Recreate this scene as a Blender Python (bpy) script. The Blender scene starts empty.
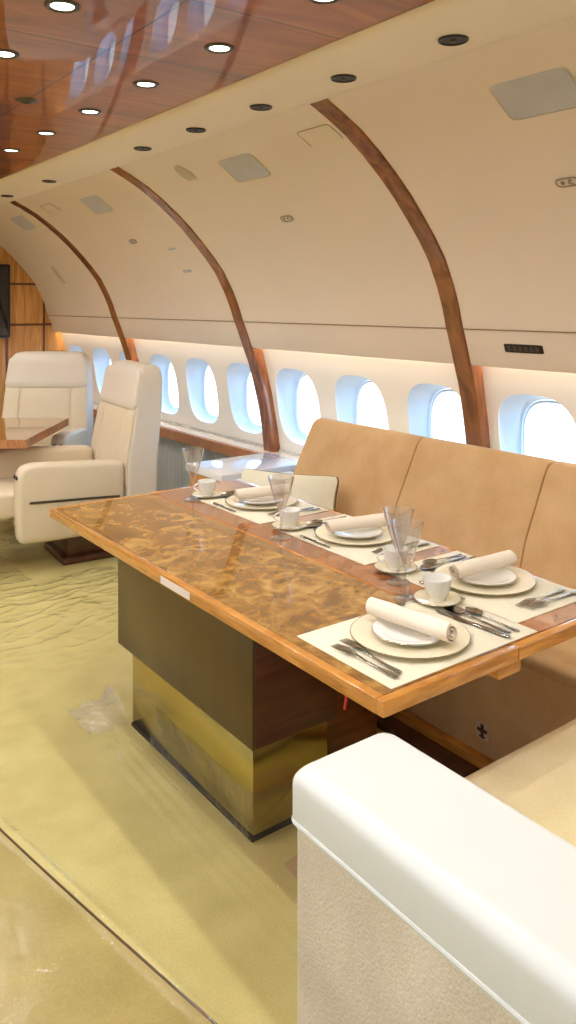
import bpy, bmesh, math, random
from mathutils import Vector, Matrix, noise as mnoise
random.seed(7)
scn = bpy.context.scene
COL = scn.collection
PI = math.pi
def R(d): return math.radians(d)

# ------------------------------------------------------------------ camera frame
SA, CA = 0.5964357, 0.8026609          # the cabin axis is 36.6 deg left of the optical axis
cam_d = bpy.data.cameras.new('camera'); cam = bpy.data.objects.new('camera', cam_d); COL.objects.link(cam)
cam.location = (0, 0, 1.5)
cam.rotation_euler = (R(90), 0, -math.atan2(SA, CA))
cam_d.sensor_fit = 'HORIZONTAL'; cam_d.sensor_width = 36.0
cam_d.lens = 794.0 / 576.0 * 36.0
cam_d.shift_y = -(512 - 304) / 576.0
cam_d.clip_start = 0.02
scn.camera = cam

# ------------------------------------------------------------------ materials
def lin(c):
    out = []
    for v in c:
        v = v / 255.0
        out.append(v / 12.92 if v <= 0.04045 else ((v + 0.055) / 1.055) ** 2.4)
    return (out[0], out[1], out[2], 1.0)

def new_mat(name):
    m = bpy.data.materials.new(name); m.use_nodes = True
    nt = m.node_tree
    b = nt.nodes['Principled BSDF']
    return m, nt, b

def N(nt, t, **kw):
    n = nt.nodes.new(t)
    for k, v in kw.items():
        setattr(n, k, v)
    return n

def coords(nt, scale=(1, 1, 1), rot=(0, 0, 0)):
    tc = N(nt, 'ShaderNodeTexCoord'); mp = N(nt, 'ShaderNodeMapping')
    mp.inputs['Scale'].default_value = scale; mp.inputs['Rotation'].default_value = rot
    nt.links.new(tc.outputs['Object'], mp.inputs['Vector'])
    return mp.outputs['Vector']

def ramp(nt, fac, stops):
    r = N(nt, 'ShaderNodeValToRGB')
    el = r.color_ramp.elements
    el[0].position, el[0].color = stops[0]
    el[1].position, el[1].color = stops[-1]
    for p, c in stops[1:-1]:
        e = el.new(p); e.color = c
    nt.links.new(fac, r.inputs['Fac'])
    return r.outputs['Color']

def plain(name, c, rough=0.5, metal=0.0, coat=0.0, var=0.06, vscale=6.0, bump=0.0, bscale=80.0, spec=0.5, stretch=(1, 1, 1)):
    m, nt, b = new_mat(name)
    c = lin(c)
    v = coords(nt, stretch)
    n = N(nt, 'ShaderNodeTexNoise'); n.inputs['Scale'].default_value = vscale; n.inputs['Detail'].default_value = 4
    nt.links.new(v, n.inputs['Vector'])
    lo = tuple(x * (1 - var) for x in c[:3]) + (1,); hi = tuple(min(1, x * (1 + var)) for x in c[:3]) + (1,)
    nt.links.new(ramp(nt, n.outputs['Fac'], [(0.3, lo), (0.7, hi)]), b.inputs['Base Color'])
    b.inputs['Roughness'].default_value = rough; b.inputs['Metallic'].default_value = metal
    b.inputs['Coat Weight'].default_value = coat; b.inputs['Coat Roughness'].default_value = 0.04
    b.inputs['Specular IOR Level'].default_value = spec
    if bump:
        n2 = N(nt, 'ShaderNodeTexNoise'); n2.inputs['Scale'].default_value = bscale; n2.inputs['Detail'].default_value = 3
        nt.links.new(v, n2.inputs['Vector'])
        bp = N(nt, 'ShaderNodeBump'); bp.inputs['Strength'].default_value = bump; bp.inputs['Distance'].default_value = 0.004
        nt.links.new(n2.outputs['Fac'], bp.inputs['Height']); nt.links.new(bp.outputs['Normal'], b.inputs['Normal'])
    return m

def wood(name, dark, light, scale=(3, 30, 30), rough=0.25, coat=0.6, dist=1.2, mid=None):
    m, nt, b = new_mat(name)
    v = coords(nt, scale)
    n = N(nt, 'ShaderNodeTexNoise'); n.inputs['Scale'].default_value = 1.0; n.inputs['Detail'].default_value = 7
    n.inputs['Distortion'].default_value = dist
    nt.links.new(v, n.inputs['Vector'])
    d, l = lin(dark), lin(light)
    md = lin(mid) if mid else tuple((a + e) / 2 for a, e in zip(d, l))
    nt.links.new(ramp(nt, n.outputs['Fac'], [(0.32, d), (0.5, md), (0.68, l)]), b.inputs['Base Color'])
    b.inputs['Roughness'].default_value = rough
    b.inputs['Coat Weight'].default_value = coat; b.inputs['Coat Roughness'].default_value = 0.03
    return m

def burl(name, dark, mid, light, rough=0.16):
    m, nt, b = new_mat(name)
    v = coords(nt)
    n = N(nt, 'ShaderNodeTexNoise'); n.inputs['Scale'].default_value = 13; n.inputs['Detail'].default_value = 6
    n.inputs['Roughness'].default_value = 0.58; n.inputs['Distortion'].default_value = 1.6
    n2 = N(nt, 'ShaderNodeTexNoise'); n2.inputs['Scale'].default_value = 5.0; n2.inputs['Detail'].default_value = 5
    n2.inputs['Distortion'].default_value = 2.4
    vo = N(nt, 'ShaderNodeTexVoronoi'); vo.feature = 'DISTANCE_TO_EDGE'; vo.inputs['Scale'].default_value = 5.0
    mx = N(nt, 'ShaderNodeMixRGB'); mx.inputs['Fac'].default_value = 0.45
    wv = N(nt, 'ShaderNodeMixRGB'); wv.inputs['Fac'].default_value = 0.16
    nt.links.new(v, n.inputs['Vector']); nt.links.new(v, n2.inputs['Vector'])
    nt.links.new(v, wv.inputs['Color1']); nt.links.new(n2.outputs['Color'], wv.inputs['Color2'])
    nt.links.new(wv.outputs['Color'], vo.inputs['Vector'])
    nt.links.new(n.outputs['Fac'], mx.inputs['Color1']); nt.links.new(n2.outputs['Fac'], mx.inputs['Color2'])
    base = ramp(nt, mx.outputs['Color'], [(0.34, lin(dark)), (0.5, lin(mid)), (0.64, lin(light))])
    vein = ramp(nt, vo.outputs['Distance'], [(0.0, (1, 1, 1, 1)), (0.06, (0, 0, 0, 1))])
    vm = N(nt, 'ShaderNodeMath'); vm.operation = 'MULTIPLY'; vm.inputs[1].default_value = 0.35
    nt.links.new(vein, vm.inputs[0])
    m2 = N(nt, 'ShaderNodeMixRGB'); nt.links.new(vm.outputs[0], m2.inputs['Fac'])
    nt.links.new(base, m2.inputs['Color1']); m2.inputs['Color2'].default_value = lin(light)
    nt.links.new(m2.outputs['Color'], b.inputs['Base Color'])
    b.inputs['Roughness'].default_value = rough
    b.inputs['Coat Weight'].default_value = 0.8; b.inputs['Coat Roughness'].default_value = 0.03
    return m

def clear(name, tint=(1, 1, 1, 1), ior=1.5, rough=0.02, bump=0.0, bscale=20.0, boost=1.0, haze=0.0):
    m, nt, b = new_mat(name)
    nt.nodes.remove(b)
    out = nt.nodes['Material Output']
    t = N(nt, 'ShaderNodeBsdfTransparent'); t.inputs['Color'].default_value = tint
    g = N(nt, 'ShaderNodeBsdfGlossy'); g.inputs['Roughness'].default_value = rough
    lw = N(nt, 'ShaderNodeLayerWeight')
    pw = N(nt, 'ShaderNodeMath'); pw.operation = 'POWER'; pw.inputs[1].default_value = 4.5; nt.links.new(lw.outputs['Facing'], pw.inputs[0])
    f = N(nt, 'ShaderNodeMapRange'); f.inputs['To Min'].default_value = ((ior - 1) / (ior + 1)) ** 2; nt.links.new(pw.outputs[0], f.inputs['Value'])
    lw.inputs['Blend'].default_value = 0.5
    mu = N(nt, 'ShaderNodeMath'); mu.operation = 'MULTIPLY'; mu.inputs[1].default_value = boost; mu.use_clamp = True
    mx = N(nt, 'ShaderNodeMixShader')
    nt.links.new(f.outputs[0], mu.inputs[0]); nt.links.new(mu.outputs[0], mx.inputs[0])
    nt.links.new(t.outputs[0], mx.inputs[1]); nt.links.new(g.outputs[0], mx.inputs[2])
    nt.links.new(mx.outputs[0], out.inputs['Surface'])
    if haze:
        df = N(nt, 'ShaderNodeBsdfDiffuse'); df.inputs['Color'].default_value = (0.9, 0.92, 0.95, 1)
        m3 = N(nt, 'ShaderNodeMixShader'); m3.inputs[0].default_value = haze
        nt.links.new(mx.outputs[0], m3.inputs[1]); nt.links.new(df.outputs[0], m3.inputs[2]); nt.links.new(m3.outputs[0], out.inputs['Surface'])
    if bump:
        v = coords(nt)
        n = N(nt, 'ShaderNodeTexNoise'); n.inputs['Scale'].default_value = bscale; n.inputs['Detail'].default_value = 5
        n.inputs['Distortion'].default_value = 1.5
        nt.links.new(v, n.inputs['Vector'])
        bp = N(nt, 'ShaderNodeBump'); bp.inputs['Strength'].default_value = bump; bp.inputs['Distance'].default_value = 0.02
        nt.links.new(n.outputs['Fac'], bp.inputs['Height'])
        nt.links.new(bp.outputs['Normal'], g.inputs['Normal']); nt.links.new(bp.outputs['Normal'], lw.inputs['Normal'])
    return m

def emit(name, c, s):
    m, nt, b = new_mat(name)
    b.inputs['Base Color'].default_value = (0.8, 0.8, 0.8, 1)
    b.inputs['Emission Color'].default_value = c; b.inputs['Emission Strength'].default_value = s
    return m

def fabric(name, c, c2, rough=0.85, weave=260.0, bump=0.25):
    m, nt, b = new_mat(name)
    v = coords(nt)
    n = N(nt, 'ShaderNodeTexNoise'); n.inputs['Scale'].default_value = 7; n.inputs['Detail'].default_value = 6
    n2 = N(nt, 'ShaderNodeTexNoise'); n2.inputs['Scale'].default_value = weave; n2.inputs['Detail'].default_value = 2
    mx = N(nt, 'ShaderNodeMixRGB'); mx.inputs['Fac'].default_value = 0.4
    nt.links.new(v, n.inputs['Vector']); nt.links.new(v, n2.inputs['Vector'])
    nt.links.new(n.outputs['Fac'], mx.inputs['Color1']); nt.links.new(n2.outputs['Fac'], mx.inputs['Color2'])
    nt.links.new(ramp(nt, mx.outputs['Color'], [(0.35, lin(c)), (0.65, lin(c2))]), b.inputs['Base Color'])
    b.inputs['Roughness'].default_value = rough; b.inputs['Specular IOR Level'].default_value = 0.25
    bp = N(nt, 'ShaderNodeBump'); bp.inputs['Strength'].default_value = bump; bp.inputs['Distance'].default_value = 0.002
    nt.links.new(n2.outputs['Fac'], bp.inputs['Height']); nt.links.new(bp.outputs['Normal'], b.inputs['Normal'])
    return m

def ceiling_mat():
    m, nt, b = new_mat('lacquered_ceiling_wood')
    v = coords(nt, (1.2, 5, 5))
    n = N(nt, 'ShaderNodeTexNoise'); n.inputs['Scale'].default_value = 1.3; n.inputs['Detail'].default_value = 7; n.inputs['Distortion'].default_value = 1.5
    nt.links.new(v, n.inputs['Vector'])
    base = ramp(nt, n.outputs['Fac'], [(0.3, lin((112, 52, 16))), (0.5, lin((142, 72, 24))), (0.7, lin((168, 94, 36)))])
    tc = N(nt, 'ShaderNodeTexCoord'); sp = N(nt, 'ShaderNodeSeparateXYZ'); nt.links.new(tc.outputs['Object'], sp.inputs[0])
    def seam(sock, off, pitch):
        a = N(nt, 'ShaderNodeMath'); a.operation = 'SUBTRACT'; a.inputs[1].default_value = off; nt.links.new(sock, a.inputs[0])
        p = N(nt, 'ShaderNodeMath'); p.operation = 'PINGPONG'; p.inputs[1].default_value = pitch / 2; nt.links.new(a.outputs[0], p.inputs[0])
        l = N(nt, 'ShaderNodeMath'); l.operation = 'LESS_THAN'; l.inputs[1].default_value = 0.0035; nt.links.new(p.outputs[0], l.inputs[0])
        return l.outputs[0]
    s1 = seam(sp.outputs['Y'], 1.715, 0.485); s2 = seam(sp.outputs['X'], 0.97, 0.5)
    mxx = N(nt, 'ShaderNodeMath'); mxx.operation = 'MAXIMUM'; nt.links.new(s1, mxx.inputs[0]); nt.links.new(s2, mxx.inputs[1])
    mc = N(nt, 'ShaderNodeMixRGB'); nt.links.new(mxx.outputs[0], mc.inputs['Fac']); nt.links.new(base, mc.inputs['Color1'])
    mc.inputs['Color2'].default_value = lin((60, 30, 14))
    nt.links.new(mc.outputs['Color'], b.inputs['Base Color'])
    b.inputs['Roughness'].default_value = 0.3; b.inputs['Metallic'].default_value = 0.0; b.inputs['Coat Weight'].default_value = 0.85; b.inputs['Coat Roughness'].default_value = 0.012
    b.inputs['Coat IOR'].default_value = 1.5; b.inputs['Specular IOR Level'].default_value = 0.2; b.inputs['Coat Tint'].default_value = (1, 1, 1, 1)
    return m

M = {}
M['panel'] = plain('cream_sidewall_panel', (230, 218, 202), rough=0.42, var=0.02, vscale=2)
M['soffit'] = plain('cream_soffit', (236, 226, 206), rough=0.45, var=0.02, vscale=2)
M['wall'] = plain('cream_window_wall', (238, 232, 222), rough=0.5, var=0.015, vscale=2)
M['reveal'] = plain('white_window_reveal', (212, 221, 229), rough=0.35, var=0.01)
M['dado'] = plain('grey_pleated_dado', (188, 190, 188), rough=0.8, var=0.05)
M['ceil'] = ceiling_mat()
M['rib'] = wood('walnut_rib', (104, 54, 26), (152, 92, 50), scale=(14, 14, 3), rough=0.22, coat=0.7)
M['ledge'] = wood('ledge_wood', (150, 92, 52), (196, 136, 86), scale=(20, 90, 20), rough=0.3, coat=0.4)
M['ledge_top'] = plain('ledge_top_cream', (216, 200, 178), rough=0.25, coat=0.3)
M['bulk'] = wood('honey_bulkhead_veneer', (178, 116, 50), (222, 164, 92), scale=(30, 30, 2.2), rough=0.3, coat=0.4)
M['bulk_dark'] = wood('dark_bulkhead_strip', (92, 48, 20), (120, 68, 30), rough=0.3)
M['burl'] = burl('golden_burl', (98, 62, 20), (152, 106, 40), (200, 156, 80))
M['burl_reflect'] = burl('burl_sofa_reflection', (128, 74, 36), (158, 98, 52), (178, 118, 68))  # second leaf is the same burl, redder with sofa reflection painted in
M['honey'] = wood('honey_edge_wood', (176, 112, 42), (216, 154, 74), scale=(6, 6, 60), rough=0.22, coat=0.6)
M['bronze'] = plain('dark_brushed_bronze', (104, 90, 66), rough=0.3, metal=1.0, var=0.12, vscale=5, stretch=(1, 1, 0.15))
M['brass'] = plain('olive_brass', (186, 172, 108), rough=0.16, metal=1.0, var=0.08, vscale=4, stretch=(1, 1, 0.3))
M['dark'] = plain('black_plinth', (34, 24, 18), rough=0.6)
M['brownwood'] = wood('red_brown_wood', (66, 32, 18), (94, 50, 28), rough=0.3)
M['brownwood2'] = wood('amber_brown_wood', (92, 50, 22), (128, 76, 36), rough=0.3)
M['white'] = plain('white_leather', (222, 227, 224), rough=0.38, var=0.012, bump=0.05, bscale=260)
M['linen'] = fabric('oatmeal_woven_fabric', (198, 188, 166), (222, 213, 194), weave=190, bump=0.9)
M['tan'] = fabric('tan_suede', (196, 158, 110), (214, 180, 134), weave=220, bump=0.15)
M['tanlight'] = fabric('sand_suede', (230, 214, 162), (246, 234, 192), weave=200, bump=0.15)
M['tandark'] = plain('seam_brown', (120, 86, 52), rough=0.8)
M['cream'] = plain('cream_leather', (218, 203, 174), rough=0.42, var=0.02, bump=0.06, bscale=220)
M['cream2'] = plain('pale_cream_leather', (220, 211, 196), rough=0.4, var=0.015)
M['seam'] = plain('leather_seam', (140, 116, 88), rough=0.7)
M['gun'] = plain('gunmetal_strip', (84, 78, 70), rough=0.35, metal=0.8)
M['taupe'] = plain('taupe_plastic', (138, 124, 108), rough=0.5)
M['black'] = plain('black_plastic', (22, 20, 20), rough=0.4)
M['china'] = plain('cream_china', (236, 226, 196), rough=0.12, coat=0.4, var=0.01)
M['chinaw'] = plain('white_china', (240, 240, 234), rough=0.1, coat=0.4, var=0.005)
M['band'] = plain('platinum_rim', (150, 142, 116), rough=0.25, metal=0.8)
M['mat'] = fabric('ivory_placemat', (222, 216, 190), (238, 232, 208), weave=300, bump=0.15)
M['napkin'] = fabric('cream_napkin', (236, 222, 200), (246, 236, 218), weave=280, bump=0.15)
M['steel'] = plain('polished_silver', (176, 172, 164), rough=0.14, metal=1.0, var=0.03)
M['chrome'] = plain('chrome', (210, 208, 204), rough=0.12, metal=1.0, var=0.02)
M['glass'] = clear('thin_glass', (0.985, 0.985, 0.99, 1), ior=1.65, rough=0.05, boost=2.6, haze=0.035)
M['pane'] = clear('window_pane', (0.98, 0.99, 1, 1), ior=1.3, rough=0.01)
M['film'] = clear('protective_film', (0.985, 0.98, 0.95, 1), ior=1.5, rough=0.2, bump=0.3, bscale=5.0, boost=1.15)
M['footfilm'] = clear('pedestal_film', (0.95, 0.94, 0.88, 1), ior=1.45, rough=0.12, bump=0.6, bscale=14.0, boost=1.2, haze=0.025)
M['wrap'] = clear('wrap_film', (0.96, 0.95, 0.92, 1), ior=1.45, rough=0.1, bump=0.6, bscale=14.0, boost=1.3, haze=0.1)
M['lens'] = emit('lamp_lens', (0.93, 1.0, 0.86, 1), 5.0)
M['cove'] = emit('cove_strip', (1.0, 0.985, 0.95, 1), 26.0)
M['grey'] = plain('grey_grille', (190, 192, 198), rough=0.6)
M['screen'] = plain('black_screen', (8, 10, 16), rough=0.08, coat=0.6)
M['sticker'] = plain('white_sticker', (236, 222, 214), rough=0.4)
M['red'] = plain('red_ribbon', (200, 40, 60), rough=0.6)
M['carpet'] = fabric('straw_carpet', (198, 185, 120), (216, 204, 140), weave=160, bump=0.3)
M['strip_olive'] = fabric('olive_strip', (170, 154, 94), (190, 174, 112), weave=160, bump=0.3)
M['paper'] = plain('kraft_paper', (190, 166, 126), rough=0.7, bump=0.2, bscale=12)
M['offwhite'] = plain('offwhite_plastic', (214, 204, 186), rough=0.5)
M['gloss_white'] = plain('glossy_white_top', (222, 224, 226), rough=0.1, coat=0.8, var=0.01)

# ------------------------------------------------------------------ mesh helpers
class MB:
    def __init__(self): self.bm = bmesh.new()
    def faces(self, vs, fs):
        v = [self.bm.verts.new(p) for p in vs]
        for f in fs:
            try: self.bm.faces.new([v[i] for i in f])
            except ValueError: pass
        return self
    def merge(self, other, mat=None):
        if mat is not None: other.transform(mat)
        me = bpy.data.meshes.new('tmp'); other.to_mesh(me); other.free()
        self.bm.from_mesh(me); bpy.data.meshes.remove(me); return self
    def box(self, x0, x1, y0, y1, z0, z1, bev=0.0, seg=3, mat=None):
        b = bmesh.new(); bmesh.ops.create_cube(b, size=1.0)
        b.transform(Matrix.Translation(((x0 + x1) / 2, (y0 + y1) / 2, (z0 + z1) / 2)) @ Matrix.Diagonal((x1 - x0, y1 - y0, z1 - z0, 1)))
        if bev: bmesh.ops.bevel(b, geom=list(b.edges), offset=bev, segments=seg, profile=0.5, affect='EDGES')
        return self.merge(b, mat)
    def lathe(self, prof, n=40, mat=None, close=False):
        b = bmesh.new(); rings = []
        for r, z in prof:
            if r < 1e-6: rings.append([b.verts.new((0, 0, z))])
            else: rings.append([b.verts.new((r * math.cos(2 * PI * k / n), r * math.sin(2 * PI * k / n), z)) for k in range(n)])
        pairs = list(zip(rings, rings[1:]))
        if close: pairs.append((rings[-1], rings[0]))
        for a, c in pairs:
            for k in range(n):
                k2 = (k + 1) % n
                if len(a) == 1 and len(c) == 1: continue
                if len(a) == 1: f = [a[0], c[k2], c[k]]
                elif len(c) == 1: f = [a[k], a[k2], c[0]]
                else: f = [a[k], a[k2], c[k2], c[k]]
                b.faces.new(f)
        bmesh.ops.recalc_face_normals(b, faces=b.faces)
        return self.merge(b, mat)
    def tube(self, pts, r, n=8, closed=False, mat=None):
        b = bmesh.new(); pts = [Vector(p) for p in pts]; m = len(pts); rings = []
        up = None
        for i, p in enumerate(pts):
            if closed: t = (pts[(i + 1) % m] - pts[i - 1]).normalized()
            else: t = (pts[min(i + 1, m - 1)] - pts[max(i - 1, 0)]).normalized()
            if up is None:
                up = Vector((0, 0, 1)) if abs(t.z) < 0.9 else Vector((1, 0, 0))
            a = t.cross(up).normalized(); up = a.cross(t).normalized()
            rr = r[i] if isinstance(r, (list, tuple)) else r
            rings.append([b.verts.new(p + (a * math.cos(2 * PI * k / n) + up * math.sin(2 * PI * k / n)) * rr) for k in range(n)])
        pr = list(zip(rings, rings[1:]))
        if closed: pr.append((rings[-1], rings[0]))
        for a, c in pr:
            for k in range(n): b.faces.new([a[k], a[(k + 1) % n], c[(k + 1) % n], c[k]])
        if not closed:
            b.faces.new(rings[0][::-1]); b.faces.new(rings[-1])
        bmesh.ops.recalc_face_normals(b, faces=b.faces)
        return self.merge(b, mat)
    def loft(self, rings, mat=None, cap=True, closed=False):
        b = bmesh.new(); rr = [[b.verts.new(p) for p in ring] for ring in rings]; n = len(rr[0])
        pr = list(zip(rr, rr[1:]))
        if closed: pr.append((rr[-1], rr[0]))
        for a, c in pr:
            for k in range(n): b.faces.new([a[k], a[(k + 1) % n], c[(k + 1) % n], c[k]])
        if cap and not closed:
            b.faces.new(rr[0][::-1]); b.faces.new(rr[-1])
        bmesh.ops.recalc_face_normals(b, faces=b.faces)
        return self.merge(b, mat)
    def grid(self, f, nu, nv, mat=None):
        b = bmesh.new()
        vs = [[b.verts.new(f(i / nu, j / nv)) for j in range(nv + 1)] for i in range(nu + 1)]
        for i in range(nu):
            for j in range(nv): b.faces.new([vs[i][j], vs[i + 1][j], vs[i + 1][j + 1], vs[i][j + 1]])
        return self.merge(b, mat)
    def build(self, name, mat, parent=None, smooth=True, angle=38):
        bm = self.bm
        me = bpy.data.meshes.new(name)
        if smooth:
            for f in bm.faces: f.smooth = True
            for e in bm.edges:
                if len(e.link_faces) == 2 and e.calc_face_angle(0) > R(angle): e.smooth = False
        bm.to_mesh(me); bm.free()
        me.materials.append(mat)
        o = bpy.data.objects.new(name, me); COL.objects.link(o)
        if parent: o.parent = parent
        return o

def srect(w, d, n=40, e=5.0):
    """rounded rectangle outline (superellipse)"""
    pts = []
    for k in range(n):
        t = 2 * PI * (k + 0.5) / n
        c, s = math.cos(t), math.sin(t)
        pts.append((math.copysign(abs(c) ** (2 / e), c) * w, math.copysign(abs(s) ** (2 / e), s) * d))
    return pts

def tag(o, label=None, cat=None, group=None, kind=None):
    if label: o['label'] = label
    if cat: o['category'] = cat
    if group: o['group'] = group
    if kind: o['kind'] = kind
    return o
def thing(name, label, cat, loc=(0, 0, 0), rz=0.0, group=None):
    o = bpy.data.objects.new(name, None); COL.objects.link(o); o.empty_display_size = 0.05
    o.location = loc; o.rotation_euler = (0, 0, rz)
    return tag(o, label, cat, group)
def struct(o, label, cat):
    return tag(o, label, cat, kind='structure')
def copy_tree(o, parent=None):
    c = o.copy(); COL.objects.link(c)
    if parent is not None:
        c.parent = parent
        c.matrix_parent_inverse = o.matrix_parent_inverse.copy()
    for ch in list(o.children): copy_tree(ch, c)
    return c

# ------------------------------------------------------------------ cabin shell
XC = 0.05                                # cabin centreline
Y0, Y1 = -1.545, 7.25
PROF = [(1.785, 2.262), (1.825, 2.25), (1.915, 2.205), (2.005, 2.155), (2.10, 2.087), (2.192, 2.012), (2.275, 1.935), (2.35, 1.855),
        (2.422, 1.773), (2.485, 1.69), (2.545, 1.575), (2.58, 1.49), (2.605, 1.41), (2.637, 1.325), (2.665, 1.245)]
def wallx(z):
    pts = [(1.42, 2.705), (1.38, 2.71), (1.22, 2.74), (1.08, 2.772), (0.95, 2.80), (0.75, 2.83), (0.6, 2.848), (0, 2.87)]
    for (z0, x0), (z1, x1) in zip(pts, pts[1:]):
        if z <= z0 and z >= z1: return x0 + (x1 - x0) * (z0 - z) / (z0 - z1)
    return pts[0][1]
def side(s): return (lambda x: x) if s > 0 else (lambda x: 2 * XC - x)

def extrude_profile(mb, prof, y0, y1, s=1, ny=1):
    fx = side(s)
    mb.grid(lambda u, v: (fx(prof[min(int(round(u * (len(prof) - 1))), len(prof) - 1)][0]), y0 + (y1 - y0) * v,
                          prof[min(int(round(u * (len(prof) - 1))), len(prof) - 1)][1]), len(prof) - 1, ny)

def upper_panel(s):
    mb = MB()
    lip = PROF + [(2.672, 1.236), (2.684, 1.236), (2.688, 1.25), (2.655, 1.36), (2.655, 1.405), (2.712, 1.405)]
    extrude_profile(mb, lip, Y0, Y1, s)
    # panel groove
    return mb
WP = 0.55
WIN_Y = [2.03 + WP * n for n in range(-6, 10)]
def hole_wall(s, name, label):
    fx = side(s); mb = MB()
    zl, zh, zc = 0.6, 1.405, 0.90
    for yc in WIN_Y:
        ang = [2 * PI * k / 64 for k in range(64)]
        w, hl, hh = WP / 2, zc - zl, zh - zc
        ang += [math.atan2(hh, w), math.atan2(hh, -w), math.atan2(-hl, -w) % (2 * PI), math.atan2(-hl, w) % (2 * PI)]
        ang = sorted(set(round(a % (2 * PI), 6) for a in ang))
        rings = [[], [], [], []]
        for a in ang:
            c, sn = math.cos(a), math.sin(a)
            h = hh if sn > 0 else hl
            tt = min(w / abs(c) if abs(c) > 1e-6 else 1e9, h / abs(sn) if abs(sn) > 1e-6 else 1e9)
            oy, oz = c * tt, sn * tt
            rad = (abs(c / 0.2) ** 3 + abs(sn / 0.225) ** 3) ** (-1 / 3)
            iy, iz = c * rad, sn * rad
            for q, f in enumerate((0, 0.3, 0.65, 1.0)):
                yy, zz = yc + oy + (iy - oy) * f, zc + oz + (iz - oz) * f
                rings[q].append((fx(wallx(zz)), yy, zz))
        b = bmesh.new(); rr = [[b.verts.new(p) for p in r] for r in rings]; n = len(ang)
        for a_, c_ in zip(rr, rr[1:]):
            for k in range(n): b.faces.new([a_[k], a_[(k + 1) % n], c_[(k + 1) % n], c_[k]])
        mb.merge(b)
    bmesh.ops.remove_doubles(mb.bm, verts=mb.bm.verts, dist=0.0004)
    o = mb.build(name, M['wall']); struct(o, label, 'wall'); return o

def reveal_rings(yc, fx):
    out = []
    for f in (0.0, 0.06, 0.5, 0.94, 1.0):
        e = 3.0
        a = 0.2 - 0.032 * f; bb = 0.225 - 0.028 * f
        ring = []
        for k in range(64):
            t = 2 * PI * k / 64; c, sn = math.cos(t), math.sin(t)
            rad = (abs(c / a) ** e + abs(sn / bb) ** e) ** (-1 / e)
            y, z = yc + c * rad, 0.90 - 0.006 * f + sn * rad
            x = wallx(z) * (1 - f) + 2.93 * f
            ring.append((fx(x), y, z))
        out.append(ring)
    return out

floor = MB().box(-2.9, 3.0, Y0 - 0.05, Y1 + 0.05, -0.05, 0.0).build('floor', M['carpet'], smooth=False)
struct(floor, 'straw-coloured carpet floor of the cabin', 'floor')
up = upper_panel(1).build('wall_right', M['panel']); struct(up, 'curved cream upper sidewall panel above the windows', 'wall')
up2 = upper_panel(-1).build('wall_left', M['panel']); struct(up2, 'curved cream sidewall panel of the opposite side', 'wall')
wr = hole_wall(1, 'wall_window_right', 'cream window wall with a row of rounded openings')
wl = hole_wall(-1, 'wall_window_left', 'cream window wall of the opposite side')
# pleated dado below the ledge
def dado(s, name, label):
    fx = side(s); mb = MB(); nv = 900
    mb.grid(lambda u, v: (fx(2.835 + 0.01 * math.sin(2 * PI * (Y0 + (Y1 - Y0) * v) / 0.055)), Y0 + (Y1 - Y0) * v, 0.62 * u), 1, nv)
    o = mb.build(name, M['dado'], angle=80); struct(o, label, 'wall')
dado(1, 'wall_dado_right', 'grey pleated lower wall under the window ledge')
dado(-1, 'wall_dado_left', 'grey pleated lower wall of the opposite side')
# front and rear bulkheads
def bulkhead(y, y_b, name, mat, label):
    mb = MB()
    pr = [(2.87, 0.0), (2.86, 0.6), (2.82, 0.95), (2.72, 1.38)] + [(x + 0.004, z + 0.004) for x, z in reversed(PROF)] + [(1.40, 2.27)]
    ring = pr + [(2 * XC - x, z) for x, z in reversed(pr)]
    mb.loft([[(x, y, z) for x, z in ring], [(x, y_b, z) for x, z in ring]])
    o = mb.build(name, mat, smooth=False); struct(o, label, 'wall'); return o
bulkhead(Y1, Y1 + 0.06, 'wall_front', M['bulk'], 'honey-coloured wood veneer bulkhead at the far end')
bulkhead(Y0 - 0.06, Y0, 'wall_rear', M['panel'], 'cream bulkhead behind the camera')
def bulk_strip(x0, x1, z0, z1, n):
    o = MB().box(x0, x1, Y1 - 0.008, Y1 + 0.002, z0, z1, 0.002, 1).build('trim_%d' % n, M['bulk_dark'], smooth=False)
    struct(o, 'dark wood strip on the far bulkhead', 'trim')
bulk_strip(1.2, 2.54, 1.672, 1.692, 20)
bulk_strip(1.2, 2.66, 1.302, 1.322, 21)
bulk_strip(2.56, 2.58, 0.6, 1.66, 22)
bulk_strip(2.222, 2.242, 0.6, 1.302, 23)
bulk_strip(2.13, 2.15, 1.69, 2.05, 24)

# ceiling and soffits
ceil = MB().box(2 * XC - 1.47, 1.47, Y0, Y1, 2.25, 2.28).build('ceiling', M['ceil'], smooth=False)
struct(ceil, 'mirror-glossy reddish wood ceiling in square panels', 'ceiling')
def soffit(s, name, label):
    pr = [(1.46, 2.275), (1.46, 2.25), (1.463, 2.243), (1.475, 2.236), (1.50, 2.230), (1.54, 2.2265), (1.60, 2.225), (1.70, 2.224),
          (1.762, 2.2245), (1.778, 2.228), (1.784, 2.236), (1.796, 2.240), (1.822, 2.242), (1.83, 2.257), (1.83, 2.275)]
    mb = MB(); extrude_profile(mb, pr, Y0, Y1, s)
    o = mb.build(name, M['soffit'], angle=50); struct(o, label, 'trim')
soffit(1, 'trim_1', 'cream soffit beam between the wood ceiling and the sidewall')
soffit(-1, 'trim_2', 'cream soffit beam of the opposite side')

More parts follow.
